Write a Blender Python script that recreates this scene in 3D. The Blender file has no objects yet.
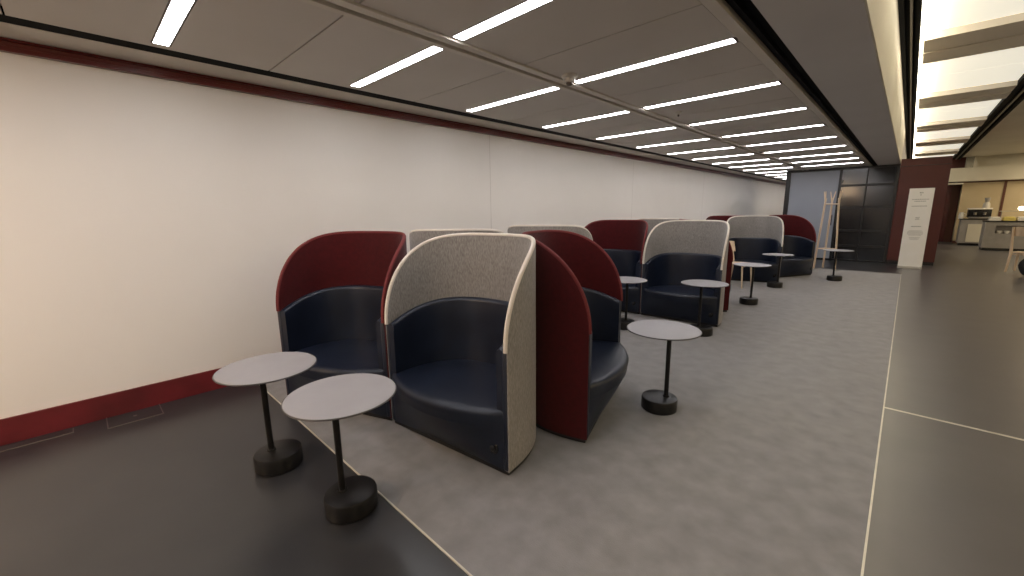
import bpy, bmesh, math, random
from mathutils import Vector, Matrix
random.seed(4)
sc = bpy.context.scene
col = bpy.data.collections.new('lounge'); sc.collection.children.link(col)
R = math.radians
CEIL = 2.60; WALL = -4.23

# ------------------------------------------------------------------ materials
MATS = {}
def mat(name, base, rough=.5, metal=0, c2=None, nscale=8, bump=0, bscale=None, coat=0, sheen=0, emit=None, estr=0,
        stretch=(1,1,1), spec=.5, detail=4, lo=.35, hi=.65, rvar=0):
    m = bpy.data.materials.new(name); m.use_nodes = True
    nt = m.node_tree; N = nt.nodes; L = nt.links
    b = N['Principled BSDF']
    b.inputs['Base Color'].default_value = (*base, 1)
    b.inputs['Roughness'].default_value = rough
    b.inputs['Metallic'].default_value = metal
    b.inputs['Specular IOR Level'].default_value = spec
    b.inputs['Coat Weight'].default_value = coat
    b.inputs['Sheen Weight'].default_value = sheen
    if emit:
        b.inputs['Emission Color'].default_value = (*emit, 1); b.inputs['Emission Strength'].default_value = estr
    tc = N.new('ShaderNodeTexCoord'); mp = N.new('ShaderNodeMapping'); mp.inputs['Scale'].default_value = stretch
    L.new(tc.outputs['Object'], mp.inputs['Vector'])
    n = N.new('ShaderNodeTexNoise'); n.inputs['Scale'].default_value = nscale; n.inputs['Detail'].default_value = detail
    L.new(mp.outputs['Vector'], n.inputs['Vector'])
    if c2:
        r = N.new('ShaderNodeValToRGB'); r.color_ramp.elements[0].position = lo; r.color_ramp.elements[1].position = hi
        r.color_ramp.elements[0].color = (*base, 1); r.color_ramp.elements[1].color = (*c2, 1)
        L.new(n.outputs['Fac'], r.inputs['Fac']); L.new(r.outputs['Color'], b.inputs['Base Color'])
    if rvar:
        mr = N.new('ShaderNodeMapRange'); mr.inputs['To Min'].default_value = rough - rvar; mr.inputs['To Max'].default_value = rough + rvar
        L.new(n.outputs['Fac'], mr.inputs['Value']); L.new(mr.outputs['Result'], b.inputs['Roughness'])
    if bump:
        n2 = N.new('ShaderNodeTexNoise'); n2.inputs['Scale'].default_value = bscale or nscale; n2.inputs['Detail'].default_value = 3
        L.new(mp.outputs['Vector'], n2.inputs['Vector'])
        bp = N.new('ShaderNodeBump'); bp.inputs['Strength'].default_value = bump; bp.inputs['Distance'].default_value = .01
        L.new(n2.outputs['Fac'], bp.inputs['Height']); L.new(bp.outputs['Normal'], b.inputs['Normal'])
    MATS[name] = m
    return m
M = MATS
mat('wall_paint', (.76,.725,.68), .7, c2=(.80,.765,.72), nscale=.6)
mat('ceiling_panel', (.56,.52,.47), .6, c2=(.59,.55,.50), nscale=1.2)
mat('ceiling_metal', (.58,.54,.47), .45, c2=(.63,.58,.51), nscale=3)
mat('rail_groove', (.09,.07,.055), .6)
mat('black_gap', (.003,.003,.003), .7, spec=.08)
mat('beam_grey', (.52,.50,.49), .65, c2=(.55,.53,.52), nscale=1.5)
mat('cream', (.62,.58,.47), .6, c2=(.68,.64,.53), nscale=1)
mat('red_trim', (.085,.006,.005), .3, coat=.3, c2=(.11,.009,.007), nscale=2)
mat('red_skirting', (.09,.006,.009), .45, c2=(.15,.011,.016), nscale=3)
mat('red_wall', (.075,.013,.010), .45, c2=(.09,.016,.012), nscale=2)
mat('carpet', (.160,.156,.162), .95, c2=(.245,.240,.248), nscale=8, detail=11, bump=.25, bscale=160, sheen=.3, spec=.15, lo=.2, hi=.82)
mat('dark_floor', (.020,.020,.023), .31, c2=(.029,.029,.031), nscale=3, detail=6, rvar=.05, spec=.75)
mat('lit_floor', (.098,.091,.092), .30, c2=(.112,.104,.105), nscale=2.5, detail=3, spec=1.0)  # lighter copy of the dark floor: reflected ceiling light put into the colour
mat('metal_strip', (.6,.57,.5), .35, metal=.3, c2=(.7,.66,.58), nscale=9)
mat('navy_leather', (.006,.0095,.021), .37, c2=(.009,.014,.029), nscale=5, bump=.12, bscale=220, spec=.47)
mat('red_fabric', (.052,.0024,.0036), .85, c2=(.066,.003,.0045), nscale=30, bump=.25, bscale=300, sheen=.12, spec=.2)
mat('grey_fabric', (.19,.175,.165), .9, c2=(.32,.30,.28), nscale=110, stretch=(1.6,1.6,.35), detail=5, bump=.35, bscale=110, sheen=.2, spec=.2, lo=.32, hi=.68)
mat('cream_piping', (.66,.60,.53), .8, c2=(.69,.63,.56), nscale=60)
mat('red_piping', (.13,.014,.015), .8, c2=(.16,.02,.02), nscale=60)
mat('black_base', (.008,.008,.009), .5)
mat('socket_black', (.006,.006,.007), .22)
mat('table_grey', (.30,.29,.30), .5, c2=(.32,.31,.32), nscale=6)
mat('table_edge', (.06,.055,.055), .5)
mat('black_metal', (.006,.0055,.006), .36, c2=(.010,.009,.009), nscale=20, bump=.05, bscale=150, spec=.32)
mat('pale_wood', (.62,.47,.32), .5, c2=(.72,.57,.41), nscale=14, stretch=(1,1,.15))
mat('light_tube', (.9,.92,.9), .4, emit=(1,.975,.995), estr=17)
mat('dark_glass', (.010,.011,.013), .12, spec=.6, c2=(.016,.017,.02), nscale=1)
mat('dark_frame', (.008,.008,.009), .35)
mat('blue_panel', (.30,.33,.39), .35, c2=(.33,.36,.42), nscale=1)
mat('white_board', (.88,.86,.82), .5, c2=(.85,.83,.77), nscale=4)
mat('print_grey', (.42,.41,.38), .7)
mat('luminous', (.85,.82,.72), .6, emit=(1,.95,.80), estr=.48)
mat('coffer_beam', (.66,.60,.52), .6, c2=(.70,.64,.56), nscale=2)
mat('beige_laminate', (.50,.40,.24), .5, c2=(.54,.44,.28), nscale=1.5)
mat('brown_post', (.10,.03,.015), .5)
mat('counter_grey', (.30,.285,.265), .4, c2=(.34,.32,.30), nscale=5)
mat('steel', (.30,.28,.25), .4, metal=.9)
mat('white_ceramic', (.85,.83,.78), .3)
mat('yellow_box', (.75,.62,.18), .5)
mat('lamp_glow', (1,.9,.7), .4, emit=(1,.88,.6), estr=6)
mat('black_cloth', (.012,.012,.013), .8, bump=.3, bscale=40)
mat('plastic_white', (.5,.47,.42), .4)

# ------------------------------------------------------------------ helpers
def link(name, me, m, parent=None, smooth=False, sharp=35):
    ob = bpy.data.objects.new(name, me); col.objects.link(ob)
    ms = m if isinstance(m, (list, tuple)) else [m]
    for k in ms: me.materials.append(M[k])
    if smooth:
        for p in me.polygons: p.use_smooth = True
        try: me.set_sharp_from_angle(angle=R(sharp))
        except Exception: pass
    if parent: ob.parent = parent
    return ob
def fin(name, bm, m, parent=None, smooth=False, sharp=35):
    bmesh.ops.recalc_face_normals(bm, faces=bm.faces)
    me = bpy.data.meshes.new(name); bm.to_mesh(me); bm.free()
    return link(name, me, m, parent, smooth, sharp)
def bx(bm, x0,x1,y0,y1,z0,z1, bev=0, mi=0):
    vs = [bm.verts.new((x,y,z)) for x in (x0,x1) for y in (y0,y1) for z in (z0,z1)]
    fs = [bm.faces.new([vs[i] for i in f]) for f in ((0,1,3,2),(4,6,7,5),(0,4,5,1),(2,3,7,6),(0,2,6,4),(1,5,7,3))]
    for f in fs: f.material_index = mi
    if bev:
        es = list({e for f in fs for e in f.edges})
        bmesh.ops.bevel(bm, geom=es, offset=bev, segments=2, affect='EDGES', profile=.5)
def lathe(bm, prof, c=(0,0), seg=40):
    rings = []
    for r, z in prof:
        if r < 1e-5: rings.append([bm.verts.new((c[0],c[1],z))])
        else: rings.append([bm.verts.new((c[0]+r*math.cos(2*math.pi*k/seg), c[1]+r*math.sin(2*math.pi*k/seg), z)) for k in range(seg)])
    for a, b in zip(rings, rings[1:]):
        for k in range(seg):
            q = (k+1) % seg
            if len(a) == 1 and len(b) == 1: continue
            if len(a) == 1: bm.faces.new((a[0], b[k], b[q]))
            elif len(b) == 1: bm.faces.new((a[k], a[q], b[0]))
            else: bm.faces.new((a[k], a[q], b[q], b[k]))
def tube(bm, pts, rad, seg=10, closed=False):
    pts = [Vector(p) for p in pts]; n = len(pts); rings = []
    rads = rad if isinstance(rad, (list, tuple)) else [rad]*n
    up = Vector((0,0,1)); prev = None
    for i, p in enumerate(pts):
        if closed: t = pts[(i+1) % n] - pts[i-1]
        else: t = pts[min(i+1,n-1)] - pts[max(i-1,0)]
        t.normalize()
        if prev is None:
            a = t.cross(up if abs(t.z) < .9 else Vector((1,0,0))).normalized()
        else:
            a = (prev - t*prev.dot(t)).normalized()
        prev = a; b = t.cross(a)
        rings.append([bm.verts.new(p + (a*math.cos(2*math.pi*k/seg) + b*math.sin(2*math.pi*k/seg))*rads[i]) for k in range(seg)])
    rng = range(n if closed else n-1)
    for i in rng:
        A, B = rings[i], rings[(i+1) % n]
        for k in range(seg): bm.faces.new((A[k], A[(k+1)%seg], B[(k+1)%seg], B[k]))
    if not closed:
        bm.faces.new(rings[0][::-1]); bm.faces.new(rings[-1])
def tag(o, label=None, cat=None, group=None, kind=None):
    if label: o['label'] = label
    if cat: o['category'] = cat
    if group: o['group'] = group
    if kind: o['kind'] = kind
    return o
def thing(name, loc, label, cat, rz=0, group=None):
    o = bpy.data.objects.new(name, None); col.objects.link(o); o.empty_display_size = .1
    o.location = loc; o.rotation_euler = (0,0,rz)
    return tag(o, label, cat, group)
def kids(o): return [c for c in col.objects if c.parent == o]
def copy_tree(o, parent=None):
    c = o.copy(); col.objects.link(c)
    if parent: c.parent = parent
    for ch in kids(o): copy_tree(ch, c)
    return c
def struct(name, boxes, m, bev=0):
    bm = bmesh.new()
    for b in boxes: bx(bm, *b[:6], bev=bev, mi=(b[6] if len(b) > 6 else 0))
    o = fin(name, bm, m); o['kind'] = 'structure'; return o

# ------------------------------------------------------------------ room shell
YB, YF, XR = -5.0, 30.0, 7.0
struct('floor', [(WALL-.2, .04, YB, YF, -.1, 0)], 'dark_floor')
struct('floor_right', [(.04, XR, YB, YF, -.1, 0)], 'lit_floor')
# carpet inset with pale metal edges
struct('trim_1', [(WALL+.001, .03, .935, 12.72, .0005, .006)], 'carpet').name = 'floor_carpet'
bpy.data.objects['floor_carpet']['kind'] = 'structure'
struct('trim_2', [(WALL+.001, .04, .930, .937, .0005, .008), (.031, .040, .937, 12.72, .0005, .008)], 'metal_strip')
struct('trim_3', [(.04, XR-.01, 4.035, 4.06, .0003, .0015)], 'metal_strip')
bm = bmesh.new()
bx(bm, WALL-.2, WALL, YB, YF, -.1, 3.6)
struct_w = fin('wall_left', bm, 'wall_paint'); struct_w['kind'] = 'structure'
bm = bmesh.new()
for y in (4.02, 8.1, 12.2): bx(bm, WALL-.001, WALL+.0015, y, y+.006, .18, 2.52)
o = fin('trim_4', bm, 'ceiling_panel'); o['kind'] = 'structure'
struct('wall_back', [(WALL-.2, XR, YB-.2, YB, -.1, 3.6)], 'wall_paint')
struct('wall_right', [(XR, XR+.2, YB, YF, -.1, 3.6)], 'cream')
struct('wall_far', [(WALL-.2, .8, YF, YF+.2, -.1, 3.6)], 'wall_paint')
struct('baseboard_left', [(WALL, WALL+.018, YB, YF, 0, .18)], 'red_skirting', .003)
struct('trim_5', [(WALL, WALL+.045, YB, YF, 2.52, 2.55), (WALL, WALL+.03, YB, YF, 2.55, 2.585), (WALL, WALL+.05, YB, YF, 2.585, 2.597)], 'red_trim', .004)

# low ceiling: panels, joints and strips
PITCH = 1.3178; Y0 = .55; KS = list(range(-4, 22))
cols_ = [(-3.675, -2.44), (-2.245, -.965)]
bm = bmesh.new()
bx(bm, WALL-.2, -.31, YB, YF, CEIL+.05, CEIL+.12)
for ci, (xa, xb) in enumerate(cols_):
    a0 = -3.745 if ci == 0 else xa-.01; b0 = xb+.012
    for k in KS:
        yc = Y0 + k*PITCH
        ya, yb = yc - PITCH/2 + .005, yc + PITCH/2 - .005
        if yb > YF: continue
        hw = .052
        bx(bm, a0, b0, ya, yc-hw, CEIL, CEIL+.05); bx(bm, a0, b0, yc+hw, yb, CEIL, CEIL+.05)
        if ci == 0: bx(bm, a0, xa, yc-hw, yc+hw, CEIL, CEIL+.05)
o = fin('ceiling', bm, 'ceiling_panel'); o['kind'] = 'structure'
struct('trim_6', [(WALL, -3.885, YB, YF, CEIL-.002, CEIL+.05)], 'ceiling_metal')
struct('trim_7', [(-3.885, -3.745, YB, YF, CEIL+.001, CEIL+.045)], 'black_gap')
struct('trim_8', [(-2.42, -2.375, YB, YF, CEIL-.012, CEIL+.05), (-2.375, -2.325, YB, YF, CEIL+.012, CEIL+.05, 1), (-2.325, -2.262, YB, YF, CEIL-.012, CEIL+.05)], ['ceiling_metal', 'rail_groove'], 0)
struct('trim_9', [(-.94, -.875, YB, YF, CEIL-.012, CEIL+.05), (-.875, -.745, YB, YF, CEIL+.035, CEIL+.05, 1), (-.835,-.815,YB,YF,CEIL-.0,CEIL+.05,1)], ['ceiling_metal', 'black_gap'], 0)
struct('ceiling_beam', [(-.745, -.31, YB, YF, CEIL-.005, CEIL+.85)], 'beam_grey')
bpy.data.objects['ceiling_beam'].name = 'trim_10'
struct('trim_11', [(-.309, -.300, YB, 14.99, CEIL, 3.40)], 'cream')

# light strips (each a thing)
def make_light(w):
    root = thing('ceiling_light', (0,0,CEIL), 'x', 'ceiling light')
    bm = bmesh.new()
    bx(bm, -w/2, w/2, -.052, -.040, 0, .04); bx(bm, -w/2, w/2, .040, .052, 0, .04)
    bx(bm, -w/2, -w/2+.008, -.046, .046, 0, .04); bx(bm, w/2-.008, w/2, -.046, .046, 0, .04)
    fin('light_frame', bm, 'rail_groove', root)
    bm = bmesh.new(); bx(bm, -w/2+.008, w/2-.008, -.040, .040, -.001, .03)
    fin('diffuser', bm, 'light_tube', root)
    return root
ordn = ['first','second','third','fourth','fifth','sixth','seventh','eighth','ninth','tenth']
for ci, (xa, xb) in enumerate(cols_):
    proto = make_light(xb-xa-.004)
    first = True
    for k in KS:
        if k*PITCH + Y0 > YF-.5 or (ci == 1 and k*PITCH+Y0 > 14.4): continue
        o = proto if first else copy_tree(proto); first = False
        o.location = ((xa+xb)/2, Y0+k*PITCH, CEIL)
        side = 'ceiling row beside the left wall' if ci == 0 else 'ceiling row beside the grey beam'
        if 0 <= k <= 9:
            o['label'] = '%s nearest white strip light in the %s' % (ordn[k], side)
        elif k < 0:
            o['label'] = 'white strip light behind the camera in the %s' % side
        else:
            o['label'] = 'far white strip light in the %s' % side
        o['group'] = ('strip lights in the %s' % side) if 0 <= k <= 9 else ('other strip lights in the %s' % side) if k < 0 else ('farthest strip lights in the %s' % side)

# smoke detector and sprinklers
def ceil_dev(name, x, y, prof, label, cat, m='plastic_white'):
    t = thing(name, (x,y,CEIL+.0005), label, cat)
    bm = bmesh.new(); lathe(bm, prof, seg=28); fin('housing', bm, m, t, True)
    bm = bmesh.new(); r = prof[-2][0]; z = prof[-1][1]
    lathe(bm, [(r*.9, z), (r*.9, z-.012), (r*.6, z-.02), (0, z-.02)], seg=24); fin('sensor_tip', bm, 'rail_groove', t, True)
ceil_dev('smoke_detector', -2.16, 2.98, [(0,0),(.065,0),(.065,-.02),(.05,-.03),(.042,-.055),(.03,-.06),(0,-.06)], 'round smoke detector on the ceiling beside the central rail', 'smoke detector')
ceil_dev('sprinkler_head', -2.05, 4.95, [(0,0),(.035,0),(.03,-.012),(.015,-.02),(.012,-.03),(0,-.03)], 'small sprinkler head in the ceiling between the third and fourth strip lights', 'sprinkler')
ceil_dev('ceiling_sensor', -2.18, 9.2, [(0,0),(.06,0),(.06,-.02),(.045,-.035),(.03,-.04),(0,-.04)], 'small pale round ceiling sensor far along the central rail', 'sensor')

# high ceiling on the right
HZ = 3.40
bm = bmesh.new()
bx(bm, -.31, XR, YB, YF, HZ+.16, HZ+.2)
o = fin('ceiling_high', bm, 'cream'); o['kind'] = 'structure'
BP = 3.48; b0 = 6.85
bmb = bmesh.new(); bml = bmesh.new(); bmg = bmesh.new()
for i in range(-4, 7):
    y = b0 + i*BP
    if y > YF-1: continue
    bx(bmb, -.10, .98, y, y+.50, HZ-.075, HZ+.1); bx(bmb, -.10, .98, y+.515, y+1.02, HZ-.085, HZ+.1)
    bx(bml, -.13, .98, y+1.02, y+2.27, HZ, HZ+.08); bx(bml, -.13, .98, y+2.29, y+BP, HZ, HZ+.08)
    bx(bmg, -.13, .98, y+2.27, y+2.29, HZ+.01, HZ+.08)
for n_, b_, m_ in (('trim_12', bmb, 'coffer_beam'), ('ceiling_luminous', bml, 'luminous'), ('trim_13', bmg, 'rail_groove')):
    o = fin(n_, b_, m_); o['kind'] = 'structure'
def track(name, x0, x1, y1):
    w = x1-x0
    struct(name, [(x0, x0+w*.25, YB, y1, HZ-.06, HZ+.05), (x0+w*.25, x0+w*.5, YB, y1, HZ-.01, HZ+.05), (x0+w*.5, x0+w*.62, YB, y1, HZ-.05, HZ+.05, 1),
                  (x0+w*.62, x0+w*.8, YB, y1, HZ-.01, HZ+.05), (x0+w*.8, x1, YB, y1, HZ-.06, HZ+.05)], ['black_gap', 'steel'])
track('trim_14', -.298, -.14, 24.9)
mat('added_glow', (1,.95,.8), .5, emit=(1,.93,.76), estr=7)  # glowing strip added beside the track to brighten the floor reflection
struct('trim_added_glow', [(-.138, -.112, YB, 24.9, HZ-.02, HZ-.005)], 'added_glow')
track('trim_15', .985, 1.24, 24.9)
struct('trim_16', [(1.24, XR, YB, 24.9, HZ+.02, HZ+.1)], 'cream')

# ------------------------------------------------------------------ end of lounge: dark glazed box, red wall
struct('wall_dark', [(-2.80, -.30, 15.06, 18, 0, 2.6)], 'dark_frame')
struct('trim_19', [(-2.80, -.30, 14.98, 15.06, 2.54, 2.6), (-2.80, -2.69, 14.98, 15.06, 0, 2.54),
                     (-.36, -.30, 14.98, 15.06, 0, 2.54), (-1.53,-1.47,14.98,15.06,0,2.54), (-2.69,-.36,14.98,15.06,0,.05)], 'dark_frame')
t = thing('glass_partition', (-.92, 15.02, .05), 'dark glass partition with black horizontal bars beside the red wall', 'glass wall')
bm = bmesh.new(); bx(bm, -.55, .56, -.008, .008, 0, 2.49); fin('glass_pane', bm, 'dark_glass', t)
bm = bmesh.new()
for z in (.35, .78, 1.42, 2.02): bx(bm, -.55, .56, -.03, -.009, z, z+.06)
for x in (-.02,): bx(bm, x, x+.03, -.03, -.009, 0, 2.49)
fin('glazing_bars', bm, 'dark_frame', t)
t = thing('sliding_panel', (-2.1, 15.02, .05), 'tall pale blue grey flat panel in the black frame beside the coat stand', 'panel')
bm = bmesh.new(); bx(bm, -.585, .565, -.02, .02, 0, 2.48, bev=.004); fin('panel_face', bm, 'blue_panel', t)
bm = bmesh.new(); bx(bm, .50, .52, -.045, -.02, .95, 1.25, bev=.004); fin('panel_handle', bm, 'dark_frame', t)
struct('wall_red', [(-.295, .62, 15.0, 18.0, .09, 2.52), (-.295, .62, 14.985, 18.0, 2.535, 2.71), (-.29, .61, 15.02, 17.98, 0, .09, 1), (-.29,.61,15.01,17.98,2.5,2.54,1)], ['red_wall', 'dark_frame'])

# far room on the right
struct('wall_far_right', [(-.3, XR, 25.6, 25.8, 0, 3.6)], 'red_wall')
struct('door_1', [(.95, 1.42, 25.50, 25.59, 0, 2.45)], 'brown_post')
struct('door_2', [(1.06, 1.20, 25.46, 25.5, 0, 2.35)], 'red_trim')
bm = bmesh.new()
bx(bm, 1.45, 2.55, 25.0, 25.6, .1, 2.42); bx(bm, 2.62, 4.2, 25.0, 25.6, .1, 2.42); bx(bm, 4.27, 6.9, 25.0, 25.6, .1, 2.42)
o = fin('wall_far_panels', bm, 'beige_laminate'); o['kind'] = 'structure'
struct('trim_17', [(2.55, 2.62, 24.98, 25.6, 0, 2.42), (4.2, 4.27, 24.98, 25.6, 0, 2.42), (1.45, 6.9, 25.02, 25.6, 0, .1), (1.3, 6.9, 24.96, 25.6, 2.42, 2.46)], 'brown_post')
struct('trim_18', [(.3, XR, 24.7, 25.6, 2.47, 3.0), (.3, 1.45, 24.7, 25.6, 2.36, 2.42), (1.45, XR, 25.1, 25.6, 2.78, 3.5), (1.62, 1.72, 24.75, 25.1, 2.78, 3.5)], 'cream')

# ------------------------------------------------------------------ lounge pods
A_, D_, N_, T_ = .527, .61, 2.5, .026
def plan_pts(a, d, n, cnt):
    raw = []
    for i in range(721):
        th = math.pi*i/720
        c, s = math.cos(th), math.sin(th)
        raw.append(Vector((a*math.copysign(abs(c)**(2/n), c), d*abs(s)**(2/n))))
    L = [0]
    for p, q in zip(raw, raw[1:]): L.append(L[-1] + (q-p).length)
    out = []; j = 0
    # denser near the tips, where the rim climbs steeply
    for i in range(cnt+1):
        u = i/cnt; u = u - .085*math.sin(4*math.pi*u)/ (2*math.pi) * 1.0 - .10*math.sin(2*math.pi*u)/(2*math.pi)
        u = .5 - .5*math.cos(math.pi*u)*1.0 if False else u
        t = u*L[-1]
        while j < 719 and L[j+1] < t: j += 1
        f = (t-L[j])/max(1e-9, L[j+1]-L[j]); out.append(raw[j].lerp(raw[j+1], min(1,max(0,f))))
    return out
def tip_dense(cnt):
    # parameter list with extra samples at both ends
    return
CNT = 72
def curve_with_normals(a, d, n):
    p = plan_pts(a, d, n, CNT); res = []
    extra = []
    # insert extra points right next to each tip
    for f in (.04,.12,.25,.45,.7): extra.append(p[0].lerp(p[1], f))
    p = [p[0]] + extra + p[1:-1] + [Vector((-e.x, e.y)) for e in reversed(extra)] + [p[-1]]
    for i in range(len(p)):
        t = (p[min(i+1,len(p)-1)] - p[max(i-1,0)]).normalized()
        if i == 0: t = Vector((0,1))
        if i == len(p)-1: t = Vector((0,-1))
        nrm = Vector((-t.y, t.x))       # pointing inwards
        res.append((p[i], nrm))
    return res
def rim_h(y):
    u = min(1, max(0, y/D_))
    return .75 + .588*(1-(1-u)**2.08)**(1/2.08)
def leather_h(y):
    u = min(1, max(0, y/D_))
    return .755 + .125*(1-(1-u)**2.2)
def wall_mesh(cv, off0, off1, zb, hf, rnd, nseg=4, zrows=5):
    """closed upright wall following the plan curve between two inward offsets with a rounded top"""
    bm = bmesh.new(); rows = []
    for p, n in cv:
        h = hf(p.y); loop = []
        r = rnd
        prof = []
        for k in range(zrows): prof.append((off0, zb + (h-r-zb)*k/(zrows)))
        for k in range(nseg+1):
            a = math.pi/2*k/nseg
            prof.append((off0 + r - r*math.cos(a), h - r + r*math.sin(a)))
        for k in range(nseg+1):
            a = math.pi/2*(1-k/nseg)
            prof.append((off1 - r + r*math.cos(a), h - r + r*math.sin(a)))
        for k in range(zrows-1, -1, -1): prof.append((off1, zb + (h-r-zb)*k/(zrows)))
        for o, z in prof:
            q = p + n*o; loop.append(bm.verts.new((q.x, q.y, z)))
        rows.append(loop)
    m = len(rows[0])
    for a, b in zip(rows, rows[1:]):
        for k in range(m): bm.faces.new((a[k], a[(k+1)%m], b[(k+1)%m], b[k]))
    bm.faces.new(rows[0][::-1]); bm.faces.new(rows[-1])
    return bm
def make_pod(fabric, piping):
    root = thing('lounge_pod', (0,0,0), 'x', 'armchair')
    cv = curve_with_normals(A_, D_, N_)
    bm = wall_mesh(cv, 0, T_, .035, rim_h, .014)
    fin('shell_screen', bm, fabric, root, True, 50)
    # piping running along the rim, tip to tip
    bm = bmesh.new(); pts = []
    p0, n0 = cv[0]
    pe, ne = cv[-1]
    
    for p, n in cv:
        q = p + n*T_*.5; pts.append((q.x, q.y, rim_h(p.y)-.004))
    tube(bm, pts, .0136, 10)
    fin('piping', bm, piping, root, True, 60)
    # padded leather back
    bm = wall_mesh(cv, T_+.001, T_+.056, .34, leather_h, .028, 5)
    # leather arm ends wrap round the front edge of the screen below the rim
    for sx in (-1, 1):
        x0, x1 = sorted((sx*(A_-.004), sx*(A_-T_-.014)))
        b2 = bmesh.new(); bx(b2, x0, x1, -.004, .035, .036, .745, bev=.009)
        me_ = bpy.data.meshes.new('t'); b2.to_mesh(me_); b2.free(); bm.from_mesh(me_); bpy.data.meshes.remove(me_)
    for v in ():      # keep the two arm ends just behind the screen's tips
        if v.co.y < .004: v.co.y = .012
    fin('backrest', bm, 'navy_leather', root, True, 50)
    # seat cushion: bulging front lip
    inn = [p + n*(T_+.05) for p, n in cv]; inn = [Vector((p.x, max(p.y, .01))) for p in inn]
    ax = A_-T_-.003
    def front(x, bulge): return -bulge*max(0, 1-(x/ax)**2)**.9
    M_ = 28; xs = [ -ax + 2*ax*i/M_ for i in range(M_+1)]
    bm = bmesh.new()
    prof = [(.14, .300, -.0), (.143, .34, 0), (.15, .372, 0), (.146, .388, .004), (.135, .398, .012), (.115, .403, .03)]
    cols2 = []
    def yback(x):
        u = min(1, abs(x)/(A_-T_-.03)); return (D_-T_-.03)*(1-u**N_)**(1/N_)
    for x in xs:
        row = []
        for b, z, inset in prof: row.append(bm.verts.new((x, front(x, b)+inset, z)))
        yb = max(yback(x), .05); yf = front(x, .115)+.03
        for k in range(1, 7):
            f = k/6; y = yf + (yb-yf)*f
            row.append(bm.verts.new((x, y, .403 + .010*math.sin(math.pi*f)*(1-(x/ax)**2) - .004*f)))
        cols2.append(row)
    for a, b in zip(cols2, cols2[1:]):
        for k in range(len(a)-1): bm.faces.new((a[k], a[k+1], b[k+1], b[k]))
    fin('seat', bm, 'navy_leather', root, True, 60)
    # base front: ruled from the curved lip down to a straight foot
    bm = bmesh.new(); cols2 = []
    for x in xs:
        row = []
        for k in range(9):
            f = k/8; z = .302*(1-f) + .035*f
            y = front(x, .14)*(1-f)**.8 + (.012*(1-(x/ax)**2))*f - .0005
            row.append(bm.verts.new((x, y, z)))
        yb = max(yback(x), .05)
        row.append(bm.verts.new((x, yb, .035)))
        cols2.append(row)
    for a, b in zip(cols2, cols2[1:]):
        for k in range(len(a)-1): bm.faces.new((a[k], a[k+1], b[k+1], b[k]))
    fin('base_panel', bm, 'navy_leather', root, True, 50)
    # black recessed plinth
    pl = plan_pts(A_-.012, D_-.012, N_, 40)
    bm = bmesh.new()
    lo = [bm.verts.new((p.x, p.y+.012, 0.006)) for p in pl]; hi = [bm.verts.new((p.x, p.y+.012, .037)) for p in pl]
    n = len(lo)
    for k in range(n): bm.faces.new((lo[k], lo[(k+1)%n], hi[(k+1)%n], hi[k]))
    bm.faces.new(lo[::-1]); bm.faces.new(hi)
    fin('plinth', bm, 'black_base', root)
    # round power socket on the base
    def disc(r0, r1, dep, m, nm, par, y0):
        bm = bmesh.new(); lathe(bm, [(0,0),(r0,0),(r0,dep*.6),(r1,dep),(0,dep)], seg=28)
        bmesh.ops.transform(bm, matrix=Matrix.Translation((.425, y0, .165)) @ Matrix.Rotation(R(90), 4, 'X'), verts=bm.verts)
        return fin(nm, bm, m, par, True)
    s = disc(.038, .032, .012, 'socket_black', 'power_socket', root, -.010)
    disc(.018, .012, .010, 'black_base', 'socket_cap', s, -.021)
    return root
proto = {'grey': make_pod('grey_fabric', 'cream_piping'), 'red': make_pod('red_fabric', 'red_piping')}
used = set()
def pod(kind, left, right, label, group):
    """left/right = floor positions of the two front tips, as one sits facing out (left tip = local -x)"""
    cx, cy = (left[0]+right[0])/2, (left[1]+right[1])/2
    ang = math.atan2(right[1]-left[1], right[0]-left[0])
    o = proto[kind] if kind not in used else copy_tree(proto[kind])
    used.add(kind)
    o.location = (cx, cy, 0.006); o.rotation_euler = (0,0,ang)
    o['label'] = label; o['group'] = group
G1, G2, G3 = 'lounge pods of the nearest cluster', 'lounge pods of the middle cluster', 'lounge pods of the far cluster'
pod('red', (-3.53,1.0), (-2.534,1.382), 'red high-backed lounge pod with navy leather seat, nearest the left wall behind two tables', G1)
pod('grey', (-2.520,1.374), (-1.47,1.50), 'largest grey high-backed lounge pod with navy leather seat, in the foreground', G1)
pod('red', (-1.34,2.09), (-1.665,3.07), 'red lounge pod seen from the side, right behind the largest grey pod', G1)
pod('grey', (-2.73,4.32), (-3.67,3.86), 'grey lounge pod with its back turned, its top showing above the side-on red pod', G1)
pod('grey', (-2.94,3.12), (-3.78,2.49), 'grey lounge pod with its back turned, its top showing behind the nearest red pod', G1)
pod('red', (-3.69,5.33), (-2.672,5.462), 'red lounge pod facing the camera behind a small table, left in the middle cluster', G2)
pod('grey', (-2.647,5.455), (-1.60,5.48), 'grey lounge pod facing the camera with pale edges, in the middle cluster', G2)
pod('red', (-1.755,6.42), (-2.36,7.27), 'red lounge pod showing only a narrow edge right of the middle grey pod', G2)
pod('grey', (-2.82,7.80), (-3.82,7.55), 'grey lounge pod with its back turned behind the middle grey and red pods', G2)
pod('red', (-2.62,11.05), (-3.64,10.75), 'far red lounge pod whose top shows between the middle and far grey pods', G3)
pod('grey', (-2.75,9.35), (-1.74,9.62), 'far grey lounge pod with navy seat beside a wooden chair', G3)
pod('red', (-1.89,10.38), (-1.43,11.30), 'far red lounge pod with dark leather seat, right of the far grey pod', G3)

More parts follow.
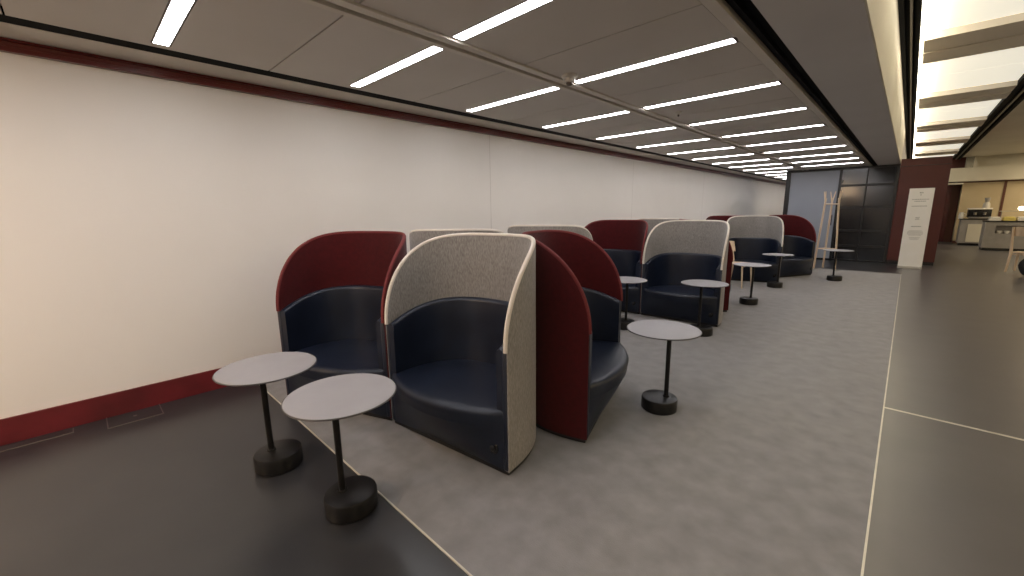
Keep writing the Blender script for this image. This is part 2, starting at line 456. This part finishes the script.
# ------------------------------------------------------------------ tables
def make_table():
    root = thing('side_table', (0,0,0), 'x', 'table')
    bm = bmesh.new()
    lathe(bm, [(0,.618),(.240,.618),(.256,.624),(.2575,.628),(.255,.630),(0,.630)], seg=72)
    o = fin('tabletop', bm, 'table_grey', root, True, 30)
    bm = bmesh.new(); tube(bm, [(.258*math.cos(2*math.pi*k/72), .258*math.sin(2*math.pi*k/72), .6245) for k in range(72)], .0042, 6, True)
    fin('edge_band', bm, 'table_edge', o, True)
    bm = bmesh.new(); lathe(bm, [(0,.09),(.0165,.09),(.0165,.619),(0,.619)], seg=20); lathe(bm, [(0,.609),(.06,.609),(.06,.618),(0,.618)], seg=24)
    pl_ = fin('pole', bm, 'black_metal', root, True)
    bm = bmesh.new(); lathe(bm, [(0,0),(.122,0),(.130,.008),(.130,.085),(.125,.095),(.115,.099),(0,.099)], seg=56)
    b = fin('base', bm, 'black_metal', root, True)
    bm = bmesh.new(); lathe(bm, [(.0165,.099),(.026,.099),(.024,.106),(.0165,.107)], seg=24); fin('collar', bm, 'black_metal', pl_, True)
    return root
tp = make_table()
tabs = [(-2.605,.655,0,'round grey side table on the dark floor, the one nearer the left wall'),
        (-1.920,.786,0,'round grey side table nearest the camera, its base beside the carpet edge strip'),
        (-1.214,2.885,1,'round pale side table standing alone on the carpet, right of the side-on red pod'),
        (-1.665,5.065,1,'round side table in front of the middle grey pod'),
        (-2.50,4.71,1,'round side table in front of the left red pod of the middle cluster'),
        (-1.69,7.24,1,'round side table beside the wooden chair, nearer of the two by the far grey pod'),
        (-1.715,9.15,1,'round side table directly in front of the far grey pod'),
        (-.967,10.76,1,'round side table farthest away, in front of the coat stand')]
for i, (x, y, c, lab) in enumerate(tabs):
    o = tp if i == 0 else copy_tree(tp)
    o.location = (x, y, .006 if c else 0); o['label'] = lab; o['group'] = 'round side tables in the lounge'
    k = (-.040, -.042, .050, -.032, .02, .030, .050, -.03)[i]     # the pole stands off the middle of its base
    for ch in kids(o):
        if ch.name.split('.')[0] == 'pole': ch.location = (.72*k, .69*k, 0)

# ------------------------------------------------------------------ wooden chairs
def wooden_chair(loc, rz, label, hback=.84, lr=.015):
    t = thing('wooden_chair', loc, label, 'chair', rz)
    bm = bmesh.new(); bx(bm, -.19, .19, -.19, .19, .435, .462, bev=.011); fin('seat', bm, 'pale_wood', t, True)
    for sx in (-1, 1):
        bm = bmesh.new(); tube(bm, [(sx*.18, -.20, 0), (sx*.165, -.165, .44)], [lr*.8, lr*1.15], 12); fin('leg', bm, 'pale_wood', t, True)
        bm = bmesh.new(); tube(bm, [(sx*.18, .225, 0), (sx*.17, .180, .40), (sx*.17, .180, .50), (sx*.175, .215, .70), (sx*.18, .255, hback)], [lr*.8,lr*1.1,lr*1.1,lr,lr*.8], 12); fin('leg', bm, 'pale_wood', t, True)
    bm = bmesh.new(); rows = []
    for k in range(15):
        x = -.19 + .38*k/14; y = .205 + .045*(1-(x/.19)**2)
        z0, z1 = hback-.20, hback+.01-.012*(x/.19)**4
        rows.append([bm.verts.new((x, y+dy+(z-hback)*.2, z)) for dy, z in ((0,z0),(0,z1),(.016,z1),(.016,z0))])
    for a, b in zip(rows, rows[1:]):
        for k in range(4): bm.faces.new((a[k], a[(k+1)%4], b[(k+1)%4], b[k]))
    bm.faces.new(rows[0][::-1]); bm.faces.new(rows[-1])
    fin('backrest', bm, 'pale_wood', t, True)
    for y in (-.165, .185):
        bm = bmesh.new(); tube(bm, [(-.165, y, .41), (.165, y, .41)], .012, 8); fin('seat_rail', bm, 'pale_wood', t, True)
wooden_chair((-2.30, 8.80, .006), R(78), 'pale wooden chair half hidden beside the middle grey pod, facing the tables', .86)
wooden_chair((2.02, 14.70, 0), R(155), 'pale wooden chair at the right edge of the photo, in front of the counters', 1.02, .024)

t = thing('bag', (2.02, 13.85, 0), 'black cloth bag on the floor at the right edge beside the wooden chair', 'bag')
bm = bmesh.new(); bmesh.ops.create_icosphere(bm, subdivisions=3, radius=1)
for v in bm.verts:
    c = v.co; w = 1 + .10*math.sin(5*c.x+3*c.z) ; c.x *= .17*w; c.y *= .13*w; c.z = max(-.95, c.z)*.24 + .235
fin('bag_body', bm, 'black_cloth', t, True)
bm = bmesh.new(); tube(bm, [(-.09,0,.44),(-.08,0,.55),(0,0,.60),(.08,0,.55),(.09,0,.44)], .010, 8); fin('bag_handle', bm, 'black_cloth', t, True)

# ------------------------------------------------------------------ coat stand
cs = thing('coat_stand', (-1.37, 12.70, .006), 'pale wooden three-legged coat stand with pegs, before the dark glass wall', 'coat stand')
feet = [(-.05, .19), (.22, -.04), (-.20, -.10)]
tops = [(-.02,.12), (.12, -.03), (-.13, -.06)]
for (fx, fy), (tx, ty) in zip(feet, tops):
    bm = bmesh.new(); tube(bm, [(fx,fy,0), (fx*.5+tx*.5, fy*.5+ty*.5, .85), (tx,ty,1.72)], [.020,.022,.020], 12)
    leg = fin('leg', bm, 'pale_wood', cs, True)
    for s in (-1, 1):
        d = Vector((tx,ty)).normalized(); q = Vector((-d.y, d.x))*s
        bm = bmesh.new(); tube(bm, [(tx, ty, 1.62), (tx+d.x*.015+q.x*.025, ty+d.y*.015+q.y*.025, 1.74), (tx+d.x*.03+q.x*.05, ty+d.y*.03+q.y*.05, 1.88)], [.014,.012,.010], 8)
        fin('peg', bm, 'pale_wood', leg, True)
def at(f, t_, z, k): return (f[0]+(t_[0]-f[0])*z/1.72, f[1]+(t_[1]-f[1])*z/1.72, z)
for i in range(3):
    j = (i+1) % 3
    for nm, z in (('lower_rail', .50), ('upper_rail', 1.58)):
        bm = bmesh.new(); tube(bm, [at(feet[i],tops[i],z,0), at(feet[j],tops[j],z,0)], .014, 8); fin(nm, bm, 'pale_wood', cs, True)

# ------------------------------------------------------------------ banner
bt = thing('display_banner', (.165, 14.02, 0), 'tall white standing banner with faint grey printing, before the red wall', 'banner')
bm = bmesh.new(); bx(bm, -.215, .215, -.012, .012, .06, 1.93, bev=.003); fin('banner_sheet', bm, 'white_board', bt)
bm = bmesh.new(); bx(bm, -.22, .22, -.06, .06, 0, .06, bev=.008); fin('banner_base', bm, 'plastic_white', bt)
bm = bmesh.new()
def lines(z, widths, h=.012, gap=.03, cx=0):
    for i, w in enumerate(widths):
        zz = z - i*gap; x = cx - w/2
        while x < cx + w/2 - .004:
            l = random.uniform(.012, .035); l = min(l, cx+w/2-x); bx(bm, x, x+l, -.0145, -.0125, zz-h, zz); x += l + .008
        nb = bmesh.new(); me_ = bpy.data.meshes.new('t'); bm.to_mesh(me_); nb.from_mesh(me_); bpy.data.meshes.remove(me_); bm.clear(); fin('printed_line', nb, 'print_grey', bt)
lines(1.84, [.06], .03); lines(1.79, [.025], .03)
lines(1.68, [.29,.20], .018, .045); lines(1.52, [.27], .018)
lines(1.25, [.07], .02); lines(1.22,[.05,.08],.012,.02)
lines(1.04, [.17], .024)
lines(.93, [.22,.27,.28,.27,.22], .012, .026)
lines(.77, [.19,.17,.15], .010, .026)
bm.free()

# ------------------------------------------------------------------ floor access plate
t = thing('floor_outlet', (-4.10, .11, 0), 'rectangular floor access plate with thin metal frame by the red skirting', 'floor outlet')
bm = bmesh.new(); bx(bm, -.108, .108, -.15, .15, 0, .0025); fin('cover_plate', bm, 'dark_floor', t)
bm = bmesh.new()
bx(bm, -.115,.115,-.157,-.150,0,.004); bx(bm, -.115,.115,.150,.157,0,.004); bx(bm, .108,.115,-.15,.15,0,.0035)
fin('frame', bm, 'steel', t)
bm = bmesh.new(); lathe(bm, [(0,.0025),(.013,.0025),(.012,.005),(0,.005)], seg=20); fin('lift_tab', bm, 'steel', t)
t = thing('floor_outlet', (-4.15, -.42, 0), 'narrow floor access plate by the skirting at the left edge of the photo', 'floor outlet')
bm = bmesh.new(); bx(bm, -.04, .04, -.2, .2, 0, .002); fin('cover_plate', bm, 'dark_floor', t)
bm = bmesh.new(); bx(bm, .04,.046,-.2,.2,0,.0035); bx(bm, -.04,.046,-.206,-.2,0,.0035); bx(bm, -.04,.046,.2,.206,0,.0035); fin('frame', bm, 'steel', t)

# ------------------------------------------------------------------ counters and their things
def counter(x0, x1, y0, y1, h, label, shelf=False):
    t = thing('service_counter', ((x0+x1)/2, (y0+y1)/2, 0), label, 'counter')
    w, d = (x1-x0)/2, (y1-y0)/2
    bm = bmesh.new()
    if shelf:
        bx(bm, -w, w, -d+.3, d, .09, h-.035); bx(bm, -w, w, -d+.02, -d+.3, .09, h-.42); bx(bm, -w, -w+.25, -d+.02, -d+.3, h-.42, h-.035); bx(bm, -w+.25, w, -d+.02, -d+.3, h-.16, h-.035)
    else: bx(bm, -w, w, -d+.02, d, .09, h-.035)
    fin('cabinet', bm, 'counter_grey', t)
    bm = bmesh.new(); bx(bm, -w-.02, w+.02, -d, d+.01, h-.035, h, bev=.004); fin('worktop', bm, 'black_metal', t)
    bm = bmesh.new(); bx(bm, -w+.03, w-.03, -d+.08, d, 0, .09); fin('plinth', bm, 'dark_frame', t)
    if not shelf:
        bm = bmesh.new(); bx(bm, -w+.2, w-.02, -d+.005, -d+.02, .14, h-.2); fin('door', bm, 'cream', t)
counter(1.50, 2.35, 23.6, 24.4, 1.02, 'grey counter with pale door panel, left one below the beige panels')
counter(1.93, 3.6, 21.3, 22.1, 1.00, 'long grey counter with open cup shelf at the right edge of the photo', True)
def simple(name, loc, label, cat, parts, group=None):
    t = thing(name, loc, label, cat, 0, group)
    for nm, fn, m in parts:
        bm = bmesh.new(); fn(bm); fin(nm, bm, m, t, True)
simple('coffee_machine', (1.95, 23.9, 1.02), 'coffee machine with chrome top on the left counter', 'coffee machine', [
    ('body', lambda b: bx(b, -.30,.30,-.22,.22,.04,.34,bev=.02), 'black_metal'),
    ('drip_tray', lambda b: bx(b, -.28,.28,-.34,-.2,0,.07,bev=.01), 'steel'),
    ('top_rail', lambda b: (bx(b,-.31,.31,-.23,.23,.35,.40,bev=.01)), 'white_ceramic'),
    ('group_head', lambda b: (lathe(b,[(0,.14),(.04,.14),(.045,.24),(0,.24)],(-.12,-.26)), lathe(b,[(0,.14),(.04,.14),(.045,.24),(0,.24)],(.12,-.26))), 'steel')])
simple('coffee_grinder', (2.12, 24.1, 1.42), 'coffee grinder with pale hopper standing on top of the coffee machine', 'grinder', [
    ('body', lambda b: lathe(b,[(0,0),(.10,0),(.09,.16),(.05,.22),(0,.22)]), 'plastic_white'),
    ('hopper', lambda b: lathe(b,[(0,.22),(.05,.22),(.08,.36),(.08,.38),(0,.38)]), 'counter_grey')])
simple('milk_jug', (1.49, 23.8, 1.02), 'pale jug at the left end of the left counter', 'jug', [
    ('body', lambda b: lathe(b,[(0,0),(.07,0),(.08,.10),(.055,.20),(.06,.24),(0,.24)]), 'white_ceramic'),
    ('handle', lambda b: tube(b,[(.06,0,.20),(.12,0,.18),(.12,0,.09),(.075,0,.06)],.010,8), 'white_ceramic')])
xs_ = [(2.14,'white_ceramic','white tray of packets nearest the left end of the long counter'), (2.46,'yellow_box','yellow open box beside the white tray on the long counter'),
       (2.76,'white_ceramic','white tray right of the yellow box on the long counter')]
for x, m, lab in xs_:
    simple('food_tray', (x, 21.62, 1.0), lab, 'tray', [
        ('tray', lambda b: (bx(b,-.13,.13,-.18,.18,0,.02), bx(b,-.13,.13,-.18,-.165,.02,.10), bx(b,-.13,.13,.165,.18,.02,.10), bx(b,-.13,-.118,-.165,.165,.02,.10), bx(b,.118,.13,-.165,.165,.02,.10)), m),
        ('contents', lambda b: bx(b,-.115,.115,-.16,.16,.02,.13,bev=.03), m)], 'trays on the long counter')
simple('serving_shelf', (3.0, 21.9, 1.0), 'thin pale shelf on posts above the long counter', 'shelf', [
    ('board', lambda b: bx(b,-.75,.6,-.12,.12,.30,.325,bev=.004), 'cream'),
    ('post', lambda b: tube(b,[(-.70,0,0),(-.70,0,.30)],.012,8), 'steel'), ('post', lambda b: tube(b,[(.55,0,0),(.55,0,.30)],.012,8), 'steel')])
simple('globe_lamp', (2.72, 21.9, 1.325), 'small round glowing lamp standing on the thin pale shelf', 'lamp', [
    ('foot', lambda b: lathe(b,[(0,0),(.05,0),(.04,.015),(0,.015)]), 'steel'),
    ('globe', lambda b: lathe(b,[(0,.015),(.04,.02),(.075,.05),(.08,.08),(.065,.12),(.03,.14),(0,.142)]), 'lamp_glow')])
for i in range(5):
    simple('coffee_cup', (2.28+.17*i, 21.45, .58), 'white cup in the row on the open shelf of the long counter', 'cup', [
        ('bowl', lambda b: lathe(b,[(0,0),(.035,0),(.06,.05),(.065,.09),(.06,.09),(.05,.04),(0,.02)]), 'white_ceramic'),
        ('handle', lambda b: tube(b,[(.055,0,.07),(.09,0,.065),(.085,0,.035),(.05,0,.03)],.007,6), 'white_ceramic')], 'cups on the long counter shelf')

# ------------------------------------------------------------------ lights
def area(name, loc, rot, sx, sy, power, color):
    l = bpy.data.lights.new(name, 'AREA'); l.shape = 'RECTANGLE'; l.size = sx; l.size_y = sy; l.energy = power; l.color = color
    o = bpy.data.objects.new(name, l); sc.collection.objects.link(o); o.location = loc; o.rotation_euler = rot; return o
# cove tube in the left-hand track washing the high ceiling
area('cove_tube', (-.115, 9.5, HZ-.045), (0, R(-115), 0), .03, 29, 75, (1,.88,.66))
area('beam_side_fill', (-.20, 5, HZ-.14), (0, R(60), 0), .10, 19, 8, (1,.90,.72))  # lamp added below the track to light the beam side
area('warm_unseen_light', (-2.9, -2.6, 2.5), (R(15), 0, 0), .8, .8, 55, (1,.66,.36))  # unseen lamp added behind the camera for the left wall's warm tint
for x, y in ((5.6, 20), (5.0, 23.0), (5.4, 13), (5.4, 5), (4.5,-1)):
    area('right_room_fill', (x, y, 3.38), (0,0,0), 2, 2, 85, (1,.82,.56))  # unseen lamps added out of view to brighten the right side
w = bpy.data.worlds.new('world'); sc.world = w; w.use_nodes = True
w.node_tree.nodes['Background'].inputs[0].default_value = (.9,.85,.8,1); w.node_tree.nodes['Background'].inputs[1].default_value = .05

# ------------------------------------------------------------------ camera
F_, YAW, PIT, ROL = 410.585653, -.762343396, .183998458, -.0122710796
fw = Vector((math.sin(YAW)*math.cos(PIT), math.cos(YAW)*math.cos(PIT), -math.sin(PIT)))
r = Vector((math.cos(YAW), -math.sin(YAW), 0)); u = r.cross(fw)
r2 = r*math.cos(ROL) + u*math.sin(ROL); u2 = -r*math.sin(ROL) + u*math.cos(ROL)
cam = bpy.data.cameras.new('camera'); co = bpy.data.objects.new('camera', cam); sc.collection.objects.link(co)
cam.sensor_width = 36; cam.lens = F_*36/1024; cam.clip_start = .05; cam.clip_end = 200
mw = Matrix.Identity(4)
for i in range(3): mw[i][0] = r2[i]; mw[i][1] = u2[i]; mw[i][2] = -fw[i]
mw[2][3] = 1.5
co.matrix_world = mw
sc.camera = co
sc.view_settings.view_transform = 'Standard'
sc.view_settings.exposure = .5
try: sc.cycles.use_denoising = True
except Exception: pass
